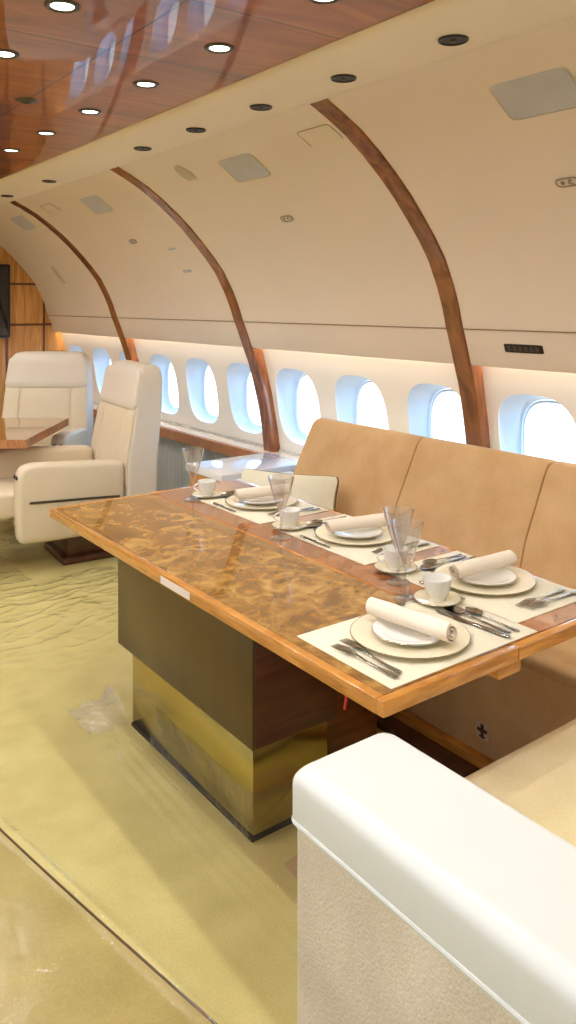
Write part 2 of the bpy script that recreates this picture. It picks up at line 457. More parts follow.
# wood ribs
RIB = [(1.815, 2.252)] + [(x - 0.006, z - 0.006) for x, z in PROF[1:]] + [(2.692, 1.15), (2.722, 1.04), (2.745, 0.94), (2.763, 0.85), (2.777, 0.74), (2.787, 0.60)]
def rib(yt, yb, n, s, label):
    fx = side(s); mb = MB(); h = 0.048
    rings = []
    for i, (x, z) in enumerate(RIB):
        y = yb + (yt - yb) * max(0, (z - 0.6) / 1.65)
        a = RIB[max(i - 1, 0)]; b = RIB[min(i + 1, len(RIB) - 1)]
        t = Vector((b[0] - a[0], 0, b[1] - a[1])).normalized(); nx, nz = -t.z, t.x     # outward normal
        ring = []
        for dy, dn in ((-h, 0.07), (-h, 0.006), (-h + 0.006, 0.0), (h - 0.006, 0.0), (h, 0.006), (h, 0.07)):
            ring.append((fx(x + nx * dn), y + dy, z + nz * dn))
        rings.append(ring)
    mb.loft(rings)
    o = mb.build('trim_%d' % n, M['rib']); struct(o, label, 'trim')
rib(2.275, 2.345, 3, 1, 'walnut rib arching over the sidewall, nearest one'); rib(4.06, 3.955, 4, 1, 'walnut rib arching over the sidewall, middle one')
rib(5.82, 5.74, 5, 1, 'walnut rib arching over the sidewall, farthest one')
for k, y in enumerate((0.62, 2.305, 3.985, 5.70)): rib(y, y, 6 + k, -1, 'walnut rib on the opposite sidewall')

# seam of the sidewall panel
sm = MB().box(2.606, 2.62, Y0, Y1, 1.392, 1.396).build('trim_10', M['seam'], smooth=False); struct(sm, 'fine horizontal seam along the sidewall panel', 'trim')
# window ledge
ld = MB().box(2.725, 2.88, Y0, Y1, 0.525, 0.597, 0.006, 2).build('trim_11', M['ledge'], smooth=False); struct(ld, 'wooden fascia of the window ledge', 'trim')
lt = MB().box(2.735, 2.88, Y0, Y1, 0.597, 0.603).build('trim_12', M['ledge_top'], smooth=False); struct(lt, 'pale top of the window ledge', 'trim')
ld2 = MB().box(2 * XC - 2.88, 2 * XC - 2.725, Y0, Y1, 0.525, 0.60, 0.006, 2).build('trim_13', M['ledge'], smooth=False); struct(ld2, 'wooden window ledge of the opposite side', 'trim')
# cove light strips tucked behind the panel lip
for s, n in ((1, 14), (-1, 15)):
    fx = side(s); a, b = sorted((fx(2.666), fx(2.704)))
    o = MB().box(a, b, Y0, Y1, 1.385, 1.40).build('trim_%d' % n, M['cove'], smooth=False); struct(o, 'cove light strip hidden behind the panel lip', 'trim')

# windows
idx = 1
for yc in WIN_Y:
    for s in (1, -1):
        fx = side(s)
        if s < 0 or yc < 1.3:
            o = MB().loft(reveal_rings(yc, fx), cap=False).build('window_%d' % (100 + idx), M['reveal']); 
        else:
            o = MB().loft(reveal_rings(yc, fx), cap=False).build('window_%d' % idx, M['reveal'])
        struct(o, 'rounded cabin window with a deep white reveal', 'window'); idx += 1
        rg = reveal_rings(yc, fx)[-1]
        p = MB(); p.faces([(fx(2.925), y, z) for _, y, z in rg], [list(range(64))]); p.build('pane', M['pane'], o, smooth=False)
        rb = []
        for sc_ in (0.985, 0.93):
            rb.append([(fx(2.921), yc + (y - yc) * sc_, 0.894 + (z - 0.894) * sc_) for _, y, z in rg])
        MB().loft(rb + [[(fx(2.915), yc + (y - yc) * 0.95, 0.894 + (z - 0.894) * 0.95) for _, y, z in rg]], cap=False, closed=True).build('gasket', M['reveal'], o)
        L = bpy.data.lights.new('window_daylight', 'AREA'); L.shape = 'RECTANGLE'; L.size = 0.36; L.size_y = 0.42; L.energy = 1.0
        L.cycles.is_portal = True
        lo = bpy.data.objects.new('window_daylight', L); COL.objects.link(lo)
        lo.location = (fx(2.95), yc, 0.894); lo.rotation_euler = (0, R(90) if s > 0 else R(-90), 0)

# ------------------------------------------------------------------ things on the sidewall
def prof_at(z):
    for (x0, z0), (x1, z1) in zip(PROF, PROF[1:]):
        if z <= z0 and z >= z1:
            f = (z0 - z) / (z0 - z1); return x0 + (x1 - x0) * f, Vector((-(z0 - z1), 0, -(x1 - x0))).normalized()
    return PROF[-1][0], Vector((-1, 0, 0))
def panel_frame(y, z, lift=0.0):
    x, n = prof_at(z)
    ey = Vector((0, 1, 0)); ev = n.cross(ey); 
    if ev.z < 0: ev = -ev
    m = Matrix.Identity(4)
    ex = ey if ev.cross(n).dot(ey) > 0 else -ey
    for r_ in range(3):
        m[r_][0] = ex[r_]; m[r_][1] = ev[r_]; m[r_][2] = n[r_]
    m.translation = Vector((x, y, z)) + n * lift
    return m
def plate_obj(name, label, cat, y, z, wy, hv, mat, e=8.0, th=0.006, group=None, lift=0.0, sunk=0.004):
    o = thing(name, label, cat, (0, 0, 0), 0, group)
    o.matrix_world = panel_frame(y, z, lift)
    ring = srect(wy / 2, hv / 2, 48, e)
    mb = MB(); rings = [[(a, b, -sunk) for a, b in ring], [(a, b, th * 0.6) for a, b in ring], [(a * 0.985, b * 0.985, th) for a, b in ring]]
    mb.loft(rings); return o, mb, ring
def curved_vent(y, label):
    o, mb, ring = plate_obj('air_vent', label, 'vent', y, 2.135, 0.27, 0.155, M['grey'], 9, 0.005, 'grey vent panels on the sidewall')
    mb.build('grille', M['grey'], o)
    fr = [(a * 1.03, b * 1.05, 0.003) for a, b in ring]
    MB().tube(fr, 0.0022, 6, closed=True).build('rim', M['offwhite'], o)
curved_vent(1.475, 'grey rounded vent panel at top right, between the nearest rib and the frame edge')
curved_vent(3.08, 'grey rounded vent panel between the nearest and middle wood ribs')
curved_vent(4.78, 'grey rounded vent panel between the middle and farthest wood ribs')
curved_vent(6.2, 'grey vent panel beyond the farthest wood rib')
o, mb, ring = plate_obj('wall_speaker', 'round beige speaker grille flush in the sidewall beside the second vent', 'speaker', 3.55, 2.16, 0.10, 0.15, M['offwhite'], 2.0, 0.004)
mb.build('grille', plain('speaker_cloth', (196, 186, 166), rough=0.8), o)
MB().tube([(a, b, 0.003) for a, b in ring], 0.002, 6, closed=True).build('rim', M['offwhite'], o)
def access_panel(y, label):
    o, mb, ring = plate_obj('access_panel', label, 'panel', y, 2.155, 0.2, 0.15, M['panel'], 12, 0.002, 'flush access panels')
    mb.build('cover', M['panel'], o)
    MB().tube([(a * 1.01, b * 1.01, 0.001) for a, b in ring], 0.0014, 6, closed=True).build('gap', M['seam'], o)
access_panel(2.455, 'flush cream access panel left of the top of the nearest rib')
access_panel(5.45, 'flush cream access panel beside the top of the farthest rib')
def reading_lamp(y, z, label):
    o, mb, ring = plate_obj('reading_lamp', label, 'lamp', y, z, 0.085, 0.032, M['offwhite'], 3.0, 0.006, 'oval reading lamps on the sidewall')
    mb.build('bezel', M['offwhite'], o)
    MB().tube([(a, b, 0.006) for a, b in ring], 0.003, 6, closed=True).build('rim', M['taupe'], o)
    MB().lathe([(0.0, 0.011), (0.008, 0.011), (0.011, 0.006)], 16, Matrix.Translation((0.012, 0, 0))).build('lens', M['chrome'], o)
    MB().lathe([(0.0, 0.009), (0.006, 0.009), (0.008, 0.006)], 16, Matrix.Translation((-0.018, 0, 0))).build('button', M['taupe'], o)
reading_lamp(1.55, 1.905, 'small oval reading lamp at the right frame edge below the big vent')
reading_lamp(3.09, 1.917, 'small oval reading lamp between nearest and middle ribs')
reading_lamp(4.79, 1.914, 'small oval reading lamp between middle and farthest ribs')
for yy, zz, lb, w, h in ((4.39, 1.842, 'thin cream tab on the sidewall left of the middle rib, upper one', 0.1, 0.014), (4.39, 1.708, 'faint cream tab on the sidewall left of the middle rib, lower one', 0.1, 0.02)):
    o, mb, ring = plate_obj('wall_tab', lb, 'tab', yy, zz, w, h, M['grey'], 4, 0.004); mb.build('tab_face', M['grey'], o)
o, mb, ring = plate_obj('oxygen_hatch', 'long faint grey hatch on the far sidewall beyond the farthest rib', 'hatch', 6.54, 1.745, 0.08, 0.2, M['grey'], 5, 0.004)
mb.build('hatch_cover', plain('hatch_cover', (206, 194, 176), rough=0.5), o)
# black slotted grille near the right edge
o, mb, ring = plate_obj('outlet_grille', 'small black slotted air grille above the right-hand window', 'grille', 1.978, 1.322, 0.185, 0.036, M['black'], 14, 0.003)
mb.build('plate', M['black'], o)
for k in range(6):
    a = -0.066 + k * 0.0265
    MB().box(a - 0.009, a + 0.009, -0.011, 0.011, 0.003, 0.005, 0.001, 1).build('slot', plain('slot_grey', (70, 62, 58), rough=0.5) if k == 0 else bpy.data.materials['slot_grey'], o)

# television
tv = thing('television', 'black flat television hung on the honey wood bulkhead', 'television', (1.79, Y1 - 0.03, 1.2))
MB().box(-0.47, 0.455, -0.03, 0.028, 0.0, 0.655, 0.006, 2).build('bezel', M['black'], tv)
MB().box(-0.45, 0.435, -0.033, -0.029, 0.02, 0.635).build('screen', M['screen'], tv, smooth=False)

# ------------------------------------------------------------------ lamps
PW = 2.3
def area(loc, size, power, color, spread=170):
    L = bpy.data.lights.new('lamp_and_fill_light', 'AREA'); L.shape = 'DISK'; L.size = size; L.energy = power; L.color = color; L.spread = R(spread)
    o = bpy.data.objects.new('lamp_and_fill_light', L); COL.objects.link(o); o.location = loc; return o
def make_downlight():
    o = thing('ceiling_light', 'x', 'ceiling light', (0, 0, 2.25), 0, 'round recessed ceiling lights')
    MB().lathe([(0.029, 0.0), (0.030, -0.003), (0.037, -0.006), (0.043, -0.004), (0.045, 0.0)], 36).build('trim_ring', M['gun'], o)
    MB().lathe([(0.0, -0.003), (0.020, -0.003), (0.0295, -0.002)], 36).build('lens', M['lens'], o)
    return o
proto = make_downlight(); used = False
row1 = [1.5, 1.985, 2.46, 2.94, 3.425, 3.91]
ords = ['nearest', 'second nearest', 'third nearest', 'fourth nearest', 'fifth nearest', 'farthest']
spots = [(1.225, y, '%s round ceiling light of the row beside the cream soffit' % q) for y, q in zip(row1, ords)]
spots += [(0.735, 1.94, 'larger-looking round ceiling light at the top left, away from the soffit'), (0.735, 2.415, 'round ceiling light cut by the left frame edge, away from the soffit')]
for i, (x, y, lb) in enumerate(spots):
    o = proto if i == 0 else copy_tree(proto)
    o.location = (x, y, 2.25); o['label'] = lb
WARM = (1.0, 0.975, 0.94)
lamp_fill_xy = [(1.225, y) for y in row1] + [(0.735, y) for y in row1] + [(x, y) for x in (1.225, 0.735) for y in (0.1, 0.57, 1.02, 4.4, 4.9, 5.4, 5.9, 6.4)] + [(x, y) for x in (-0.64, -1.13) for y in (0.2, 1.3, 2.4, 3.5, 4.6, 5.7)]
for x, y in lamp_fill_xy: area((x, y, 2.238), 0.07, PW * (3.0 if x < 0 else 1.0), WARM)  # left rows are unseen fill lights, added without fixtures at raised power
def make_spot():
    o = thing('soffit_spotlight', 'x', 'spotlight', (0, 0, 2.207), 0, 'small dark spotlights in the cream soffit')
    MB().lathe([(0.033, 0.004), (0.033, -0.003), (0.037, -0.005), (0.041, -0.004), (0.042, 0.002)], 32).build('trim_ring', plain('dark_chrome', (58, 50, 46), rough=0.3, metal=0.8), o)
    MB().lathe([(0.0, -0.001), (0.033, -0.002)], 32).build('well', M['black'], o)
    MB().lathe([(0.0, -0.007), (0.006, -0.006), (0.009, -0.004), (0.01, 0.0)], 20).build('bulb', M['gun'], o)
    return o
proto = make_spot()
so = [1.475, 1.935, 2.40, 2.875, 3.367, 4.593, 5.383]
lbl = ['rightmost small dark spotlight in the cream soffit', 'small dark spotlight in the soffit just right of the nearest rib top', 'third small dark spotlight in the soffit from the right',
       'fourth small dark spotlight in the soffit from the right', 'small dark spotlight in the soffit just right of the middle rib top', 'second small dark spotlight in the soffit from the left', 'leftmost small dark spotlight in the cream soffit above the farthest rib']
for i, y in enumerate(so):
    o = proto if i == 0 else copy_tree(proto); o.location = (1.66, y, 2.2232); o['label'] = lbl[i]
o = thing('smoke_detector', 'dark unlit round fixture on the seam of the wood ceiling', 'detector', (0.97, 2.92, 2.25))
MB().lathe([(0.0, -0.010), (0.020, -0.010), (0.026, -0.006), (0.038, -0.004), (0.042, 0.0)], 32).build('housing', M['gun'], o)
MB().lathe([(0.0, -0.014), (0.012, -0.013), (0.016, -0.01)], 24).build('sensor_cap', M['black'], o)

# ------------------------------------------------------------------ dining table
TX0, TX1, TY0, TY1, TZ, SEAM = 1.05, 1.88, 1.108, 2.905, 0.74, 1.463
tb = thing('dining_table', 'long glossy burl wood table on a bronze pedestal', 'table', (1.4, 2.2, 0))
def tpart(mb, name, mat, smooth=True):
    o = mb.build(name, mat, tb, smooth=smooth); o.location = (-1.4, -2.2, 0); return o
def leaf(x0, x1, mat):
    e = 0.022
    tpart(MB().box(x0 + (e if x0 == TX0 else 0.004), x1 - (e if x1 == TX1 else 0.004), TY0 + e, TY1 - e, TZ - 0.02, TZ, 0.0008, 1), 'leaf', mat)
    b = MB(); ta, tbm = TZ - 0.033, TZ
    xa, xb = x0, x1
    b.box(xa, xb, TY0, TY0 + e, ta, tbm - 0.0004, 0.004, 2); b.box(xa, xb, TY1 - e, TY1, ta, tbm - 0.0004, 0.004, 2)
    ins = 0.0005
    b.box(xa, xa + (e if x0 == TX0 else 0.006), TY0 + e - ins, TY1 - e + ins, ta, tbm - 0.0004, 0.0025, 2)
    b.box(xb - (e if x1 == TX1 else 0.006), xb, TY0 + e - ins, TY1 - e + ins, ta, tbm - 0.0004, 0.0025, 2)
    b.box(xa + 0.01, xb - 0.01, TY0 + 0.01, TY1 - 0.01, ta + 0.002, TZ - 0.0215)
    tpart(b, 'edge_band', M['honey'])
leaf(TX0, SEAM - 0.0008, M['burl']); leaf(SEAM + 0.0008, TX1, M['burl_reflect'])
tpart(MB().box(1.240, 1.55, 1.834, 2.72, 0.252, 0.7065, 0.004, 2), 'pedestal_sleeve', M['bronze'])
tpart(MB().box(1.246, 1.546, 1.830, 1.837, 0.256, 0.7065, 0.002, 2), 'end_reflection', M['brownwood'])  # red-brown sheet painting a reflection onto the bronze end face
tpart(MB().box(1.242, 1.512, 1.836, 2.60, 0.011, 0.253, 0.003, 2), 'pedestal_column', M['brass'])
tpart(MB().box(1.238, 1.515, 1.833, 2.60, 0.0, 0.012), 'plinth', M['dark'], smooth=False)
tpart(MB().box(1.41, 1.49, 1.122, 1.40, 0.672, 0.7065, 0.006, 2), 'leaf_support', M['honey'])
o = tpart(MB().box(1.0485, 1.0502, 1.85, 2.015, 0.712, 0.732), 'label_strip', M['sticker'], smooth=False)
tpart(MB().box(1.235, 1.265, 1.44, 1.465, 0.695, 0.7065).tube([(1.25, 1.45, 0.70), (1.25, 1.452, 0.62), (1.252, 1.449, 0.56), (1.249, 1.452, 0.525)], 0.0035, 6), 'pull_ribbon', M['red'])
tpart(MB().box(1.552, 1.82, 1.95, 2.70, 0.0, 0.52, 0.004, 2), 'rear_panel', M['brownwood2'])

# ------------------------------------------------------------------ place settings
def lathe_plate(r, h, foot, t=0.0035):
    return [(0, 0.0015), (foot, 0.0015), (foot, 0.0), (foot + 0.004, 0.0), (foot + 0.006, 0.002), (r * 0.72, h * 0.45), (r, h - t * 0.4),
            (r + 0.0008, h + t * 0.3), (r - 0.002, h + t * 0.4), (r * 0.72, h * 0.45 + t), (foot + 0.004, 0.002 + t), (0, 0.0015 + t)]
mesh = {}
def proto_obj(key, mb, mat, smooth=True):
    me = bpy.data.meshes.new(key)
    bm = mb.bm
    for f in bm.faces: f.smooth = True
    for e in bm.edges:
        if len(e.link_faces) == 2 and e.calc_face_angle(0) > R(40): e.smooth = False
    bm.to_mesh(me); bm.free(); me.materials.append(mat); mesh[key] = me
def inst(name, key, parent=None, loc=None, rz=0.0):
    o = bpy.data.objects.new(name, mesh[key]); COL.objects.link(o)
    if parent: o.parent = parent
    if loc: o.location = loc
    o.rotation_euler = (0, 0, rz); return o
def torus_ring(r, z, w, n=64): 
    return MB().lathe([(r - w, z), (r, z + 0.0008), (r + w * 0.7, z - 0.0004), (r, z - 0.0012)], n, close=True)
proto_obj('charger', MB().lathe(lathe_plate(0.134, 0.011, 0.075), 72), M['china'])
proto_obj('charger_band', torus_ring(0.1335, 0.0115, 0.0042), M['band'])
proto_obj('dish', MB().lathe(lathe_plate(0.085, 0.013, 0.045), 56), M['chinaw'])
proto_obj('dish_band', torus_ring(0.0846, 0.0136, 0.003), M['band'])
proto_obj('saucer', MB().lathe(lathe_plate(0.060, 0.010, 0.03, 0.003), 48), M['china'])
proto_obj('saucer_band', torus_ring(0.0596, 0.0106, 0.0025), M['band'])
proto_obj('cup', MB().lathe([(0, 0.003), (0.017, 0.003), (0.018, 0.0), (0.021, 0.0), (0.0205, 0.005), (0.027, 0.014), (0.033, 0.03), (0.0365, 0.052), (0.037, 0.056),
                             (0.0355, 0.057), (0.034, 0.052), (0.030, 0.03), (0.024, 0.014), (0.016, 0.007), (0, 0.006)], 48), M['chinaw'])
hp = [(0.034 + 0.019 * math.sin(PI * k / 14), 0, 0.046 - 0.030 * k / 14) for k in range(15)]
proto_obj('cup_handle', MB().tube(hp, 0.0032, 8), M['chinaw'])
gp = [(0.0, 0.002), (0.03, 0.0012), (0.033, 0.0), (0.0335, 0.0015), (0.026, 0.0035), (0.010, 0.006), (0.0055, 0.010), (0.0042, 0.02), (0.004, 0.045),
      (0.0045, 0.065), (0.006, 0.080), (0.012, 0.094), (0.020, 0.115), (0.030, 0.148), (0.0385, 0.178), (0.043, 0.199), (0.0422, 0.1995),
      (0.0375, 0.178), (0.029, 0.148), (0.019, 0.117), (0.011, 0.098), (0.0, 0.091)]
proto_obj('wine_glass_bowl', MB().lathe(gp[9:], 48), M['glass'])
proto_obj('wine_glass_stem', MB().lathe([(0, gp[0][1])] + gp[1:10] + [(0.0, 0.066)], 40), M['glass'])
def sheet_mat(w, d):
    return MB().box(-w / 2, w / 2, -d / 2, d / 2, 0.0, 0.0017, 0.0005, 2)
proto_obj('placemat', sheet_mat(0.465, 0.31), M['mat'])
def roll(length=0.222, r=0.0215, turns=2.6):
    n = 90; th = 0.0021
    inner, outer = [], []
    for k in range(n + 1):
        t = k / n; a = -2 * PI * turns * t + R(-60); rr = 0.0045 + (r - 0.0045) * t
        inner.append((rr - th / 2, a)); outer.append((rr + th / 2, a))
    loop = outer + inner[::-1]
    rings = []
    for i in range(9):
        y = -length / 2 + length * i / 8
        f = 1 + 0.03 * math.sin(i * 1.3)
        rings.append([(q * f * math.cos(a) * 1.12, y + 0.004 * math.sin(a) * (1 if i in (0, 8) else 0), q * f * math.sin(a) * 0.96) for q, a in loop])
    mb = MB(); mb.loft(rings, cap=True); return mb
proto_obj('napkin', roll(), M['napkin'])
# cutlery: lies along y, tip at +y
def strip(prof, zf, th=0.0022):
    """prof: (y, half width); zf(y) centre height"""
    rings = []
    for y, w in prof:
        z = zf(y); ring = []
        for k in range(12):
            t = 2 * PI * k / 12
            ring.append((w * math.cos(t), y, z + th / 2 * math.sin(t)))
        rings.append(ring)
    return rings
def fork():
    mb = MB()
    zf = lambda y: 0.003 + 0.006 * max(0, math.sin(PI * (y + 0.02) / 0.11)) if y > -0.02 else 0.003 + 0.002 * max(0, (-0.02 - y) / 0.08)
    mb.loft(strip([(-0.098, 0.003), (-0.094, 0.0078), (-0.08, 0.0082), (-0.05, 0.0052), (-0.01, 0.003), (0.025, 0.003), (0.036, 0.007), (0.046, 0.0112), (0.056, 0.0118)], zf))
    for k in range(4):
        x = -0.0093 + 0.0062 * k
        mb.tube([(x, 0.054, zf(0.054)), (x, 0.075, zf(0.075)), (x * 0.98, 0.097, zf(0.09) + 0.001)], [0.0019, 0.0017, 0.0009], 6)
    return mb
def spoon(sc=1.0):
    mb = MB()
    zf = lambda y: 0.003 + (0.004 * max(0, math.sin(PI * (y + 0.02) / 0.07)) if -0.02 < y < 0.05 else 0)
    mb.loft(strip([(-0.098, 0.003), (-0.094, 0.0078), (-0.08, 0.0082), (-0.05, 0.0052), (-0.01, 0.003), (0.03, 0.003), (0.042, 0.005)], zf))
    def bowl(u, v):
        a = 2 * PI * v; q = u
        y = 0.068 + 0.031 * q * math.cos(a); x = 0.0195 * q * math.sin(a) * (1 - 0.12 * math.cos(a))
        return (x, y, 0.0026 + 0.0058 * q * q)
    mb.grid(bowl, 6, 28); mb.grid(lambda u, v: tuple(c - (0.0012 if i == 2 else 0) for i, c in enumerate(bowl(u, v))), 6, 28)
    if sc != 1.0: bmesh.ops.scale(mb.bm, vec=(sc, sc, 1), verts=mb.bm.verts)
    return mb
def knife(sc=1.0):
    mb = MB()
    mb.loft(strip([(-0.105, 0.004), (-0.1, 0.0085), (-0.06, 0.0085), (-0.012, 0.0065), (-0.006, 0.0055)], lambda y: 0.0045, 0.006))
    mb.loft(strip([(-0.008, 0.0055), (0.01, 0.0085), (0.05, 0.0098), (0.085, 0.0082), (0.102, 0.004), (0.106, 0.001)], lambda y: 0.0035, 0.002))
    if sc != 1.0: bmesh.ops.scale(mb.bm, vec=(sc, sc, 1), verts=mb.bm.verts)
    return mb
proto_obj('fork', fork(), M['steel']); proto_obj('spoon', spoon(), M['steel']); proto_obj('small_spoon', spoon(0.82), M['steel'])
proto_obj('knife', knife(), M['steel']); proto_obj('small_knife', knife(0.74), M['steel'])

def setting(cx, cy, ang, who, cup_uv, glass_uv, nap, nap_rot, plate_uv, sp_uv):
    c, s = math.cos(ang), math.sin(ang)
    def W(u, v): return (cx + u * c - v * s, cy + u * s + v * c)
    def put(name, key, u, v, z, rot, label, cat, group):
        x, y = W(u, v); o = inst(name, key, None, (x, y, z), ang + rot); tag(o, label, cat, group); return o
    zt = TZ + 0.0002; zm = TZ + 0.0020
    put('placemat', 'placemat', 0, 0, zt, R(random.uniform(-1, 1)), 'ivory placemat %s' % who, 'placemat', 'ivory placemats on the table')
    x, y = W(*plate_uv)
    p = thing('charger_plate', 'large cream plate with a thin grey rim %s' % who, 'plate', (x, y, zm), ang, 'large cream plates'); inst('dish_body', 'charger', p); inst('rim_band', 'charger_band', p)
    q = thing('side_plate', 'small white plate on the large plate %s' % who, 'plate', (x, y, zm + 0.0055), ang, 'small plates stacked on large plates'); inst('dish_body', 'dish', q); inst('rim_band', 'dish_band', q)
    put('napkin', 'napkin', nap[0], nap[1], zm + 0.0055 + 0.0145 + 0.0212, nap_rot, 'rolled cream cloth napkin on the plates %s' % who, 'napkin', 'rolled napkins')
    for u, v, k in ((-0.172, -0.025, 'inner'), (-0.198, -0.035, 'outer')):
        put('fork', 'fork', u, v, zm, R(random.uniform(-5, 5)), 'silver fork, %s of the pair, %s' % (k, who), 'fork', 'silver forks')
    for (u, v, rot), key, k in zip(sp_uv, ('spoon', 'small_spoon'), ('larger', 'smaller')):
        put('spoon', key, u, v, zm, rot, 'silver spoon, the %s of the pair, %s' % (k, who), 'spoon', 'silver spoons')
    put('dinner_knife', 'knife', 0.138, -0.04, zm, R(4), 'silver dinner knife beside the plate %s' % who, 'knife', 'dinner knives')
    put('dessert_knife', 'small_knife', 0.02, 0.141, zm, R(90), 'short knife lying above the plate %s' % who, 'knife', 'short knives above the plates')
    x, y = W(*cup_uv)
    sc_ = thing('saucer', 'cream saucer under the white cup %s' % who, 'saucer', (x, y, zm), ang, 'cup saucers'); inst('dish_body', 'saucer', sc_); inst('rim_band', 'saucer_band', sc_)
    cu = thing('teacup', 'white teacup on a saucer %s' % who, 'cup', (x, y, zm + 0.0052), ang + R(53), 'white teacups'); inst('bowl', 'cup', cu); inst('handle', 'cup_handle', cu)
    x, y = W(*glass_uv)
    g = thing('wine_glass', 'clear stemmed flared glass behind the placemat %s' % who, 'glass', (x, y, TZ), 0, 'stemmed glasses'); inst('glass_bowl', 'wine_glass_bowl', g); inst('glass_stem', 'wine_glass_stem', g)
SPT = [(0.166, -0.03, R(2)), (0.193, -0.055, R(-1))]
def gl(x, y, cx, cy, ang):
    dx, dy = x - cx, y - cy; c, s = math.cos(ang), math.sin(ang); return (dx * c + dy * s, -dx * s + dy * c)
setting(1.33, 1.288, 0.0, 'at the near end of the table', (0.183, 0.11), gl(1.462, 1.455, 1.33, 1.288, 0), (-0.03, -0.005), R(9), (-0.03, -0.003), SPT)
setting(1.715, 1.42, R(90), 'nearest on the sofa side', (0.215, 0.118), gl(1.535, 1.56, 1.715, 1.42, R(90)), (0.014, -0.02), R(-4), (0.004, -0.012), SPT)
setting(1.715, 1.95, R(90), 'in the middle of the sofa side', (0.208, 0.105), gl(1.52, 2.083, 1.715, 1.95, R(90)), (0.0, -0.02), R(-14), (0.0, -0.012), SPT)
setting(1.71, 2.487, R(90), 'farthest along the sofa side', (0.215, 0.10), gl(1.541, 2.69, 1.71, 2.487, R(90)), (0.0, -0.02), R(-10), (0.0, -0.012), SPT)

# ------------------------------------------------------------------ window-side sofa
SY0, SY1 = 0.62, 3.27
sofa = thing('sofa', 'long tan suede sofa under the windows behind the table', 'sofa', (2.35, 2.2, 0))
def spart(mb, name, mat, parent=None, smooth=True):
    o = mb.build(name, mat, parent or sofa, smooth=smooth)
    if parent is None: o.location = (-2.35, -2.2, 0)
    return o
spart(MB().box(2.015, 2.72, SY0, SY1, 0.055, 0.40, 0.01, 3), 'base', M['tan'])
spart(MB().box(1.992, 2.72, SY0, SY1, 0.022, 0.058, 0.006, 2), 'plinth', M['honey'])
spart(MB().box(1.93, 2.7, SY0, SY1, 0.0, 0.024, 0.004, 2), 'toe_kick', M['brownwood'])
cuts = [SY1, 2.51, 1.835, 1.16, SY0]
for a, b in zip(cuts, cuts[1:]):
    mb = MB(); mb.box(2.013, 2.50, b + 0.001, a - 0.001, 0.385, 0.45, 0.03, 4)
    spart(mb, 'seat_cushion', M['tan'])
    # reclined back cushion
    rings = []
    for (y, sh) in ((b + 0.001, 0.022), (b + 0.004, 0.008), (b + 0.014, 0.0), (a - 0.014, 0.0), (a - 0.004, 0.008), (a - 0.001, 0.022)):
        cs = [(2.40, 0.44), (2.405, 0.47), (2.452, 0.62), (2.51, 0.74), (2.565, 0.84), (2.587, 0.878), (2.605, 0.894), (2.63, 0.90), (2.665, 0.895), (2.69, 0.875), (2.705, 0.84), (2.70, 0.44)]
        cxm = sum(p[0] for p in cs) / len(cs); czm = sum(p[1] for p in cs) / len(cs)
        ring = []
        for x, z in cs:
            d = Vector((x - cxm, z - czm)); L = d.length
            d = d * ((L - sh) / L); ring.append((cxm + d.x, y, czm + d.y))
        rings.append(ring)
    spart(MB().loft(rings), 'back_cushion', M['tan'])
fa = spart(MB().box(1.93, 2.56, SY1 + 0.005, SY1 + 0.155, 0.02, 0.49, 0.02, 3).box(1.85, 2.575, SY1 + 0.003, SY1 + 0.165, 0.48, 0.605, 0.032, 5), 'end_arm', M['white'])
# socket on the sofa base
so_ = thing('power_outlet', 'small square pale outlet plate with a dark cross on the sofa base', 'outlet', (2.0148, 1.666, 0.135))
MB().box(-0.004, 0.0005, -0.027, 0.027, -0.027, 0.027, 0.0015, 1).build('plate', plain('outlet_plate', (206, 180, 158), rough=0.5), so_)
MB().box(-0.0055, -0.0035, -0.006, 0.006, -0.022, 0.022, 0.0005, 1).box(-0.0055, -0.0035, -0.02, 0.02, -0.003, 0.008, 0.0005, 1).box(-0.0055, -0.0035, -0.012, 0.012, -0.02, -0.014, 0.0005, 1).build('cross_mark', plain('mark_brown', (84, 58, 56), rough=0.6), so_, smooth=False)

# pillow in the far corner of the sofa
def pillow():
    p = thing('throw_pillow', 'cream lumbar pillow with dark piping in the far corner of the sofa', 'pillow', (2.20, 2.985, 0.452), math.atan2(-0.40, 0.235))
    W_, H_ = 0.25, 0.13
    def edge(t):
        c, s = math.cos(t), math.sin(t); e = 16
        rad = (abs(c / W_) ** e + abs(s / H_) ** e) ** (-1 / e)
        x, z = c * rad, s * rad
        z *= 1 - 0.09 * (1 - (x / W_) ** 2); x *= 1 - 0.05 * (1 - min(1, abs(z / H_)) ** 2)
        return x, z
    def surf(sgn):
        def f(u, v):
            t = 2 * PI * v; x, z = edge(t); q = u
            X, Z = x * q, z * q
            th = 0.058 * (max(0, 1 - abs(X / W_ / 1.05) ** 2.6) * max(0, 1 - abs(Z / H_ / 1.05) ** 2.2)) ** 0.55
            return (X, sgn * th, Z + 0.13)
        return f
    mb = MB(); mb.grid(surf(1), 14, 64); mb.grid(surf(-1), 14, 64)
    bmesh.ops.remove_doubles(mb.bm, verts=mb.bm.verts, dist=0.0003)
    bmesh.ops.recalc_face_normals(mb.bm, faces=mb.bm.faces)
    a = mb.build('cushion', M['mat'], p, angle=75)
    b = MB().tube([(edge(2 * PI * k / 80)[0], 0, edge(2 * PI * k / 80)[1] + 0.13) for k in range(80)], 0.0032, 6, closed=True).build('piping', M['seam'], p)
    for q in (a, b):
        q.rotation_euler = (R(-14), 0, 0)
    return p
pillow()

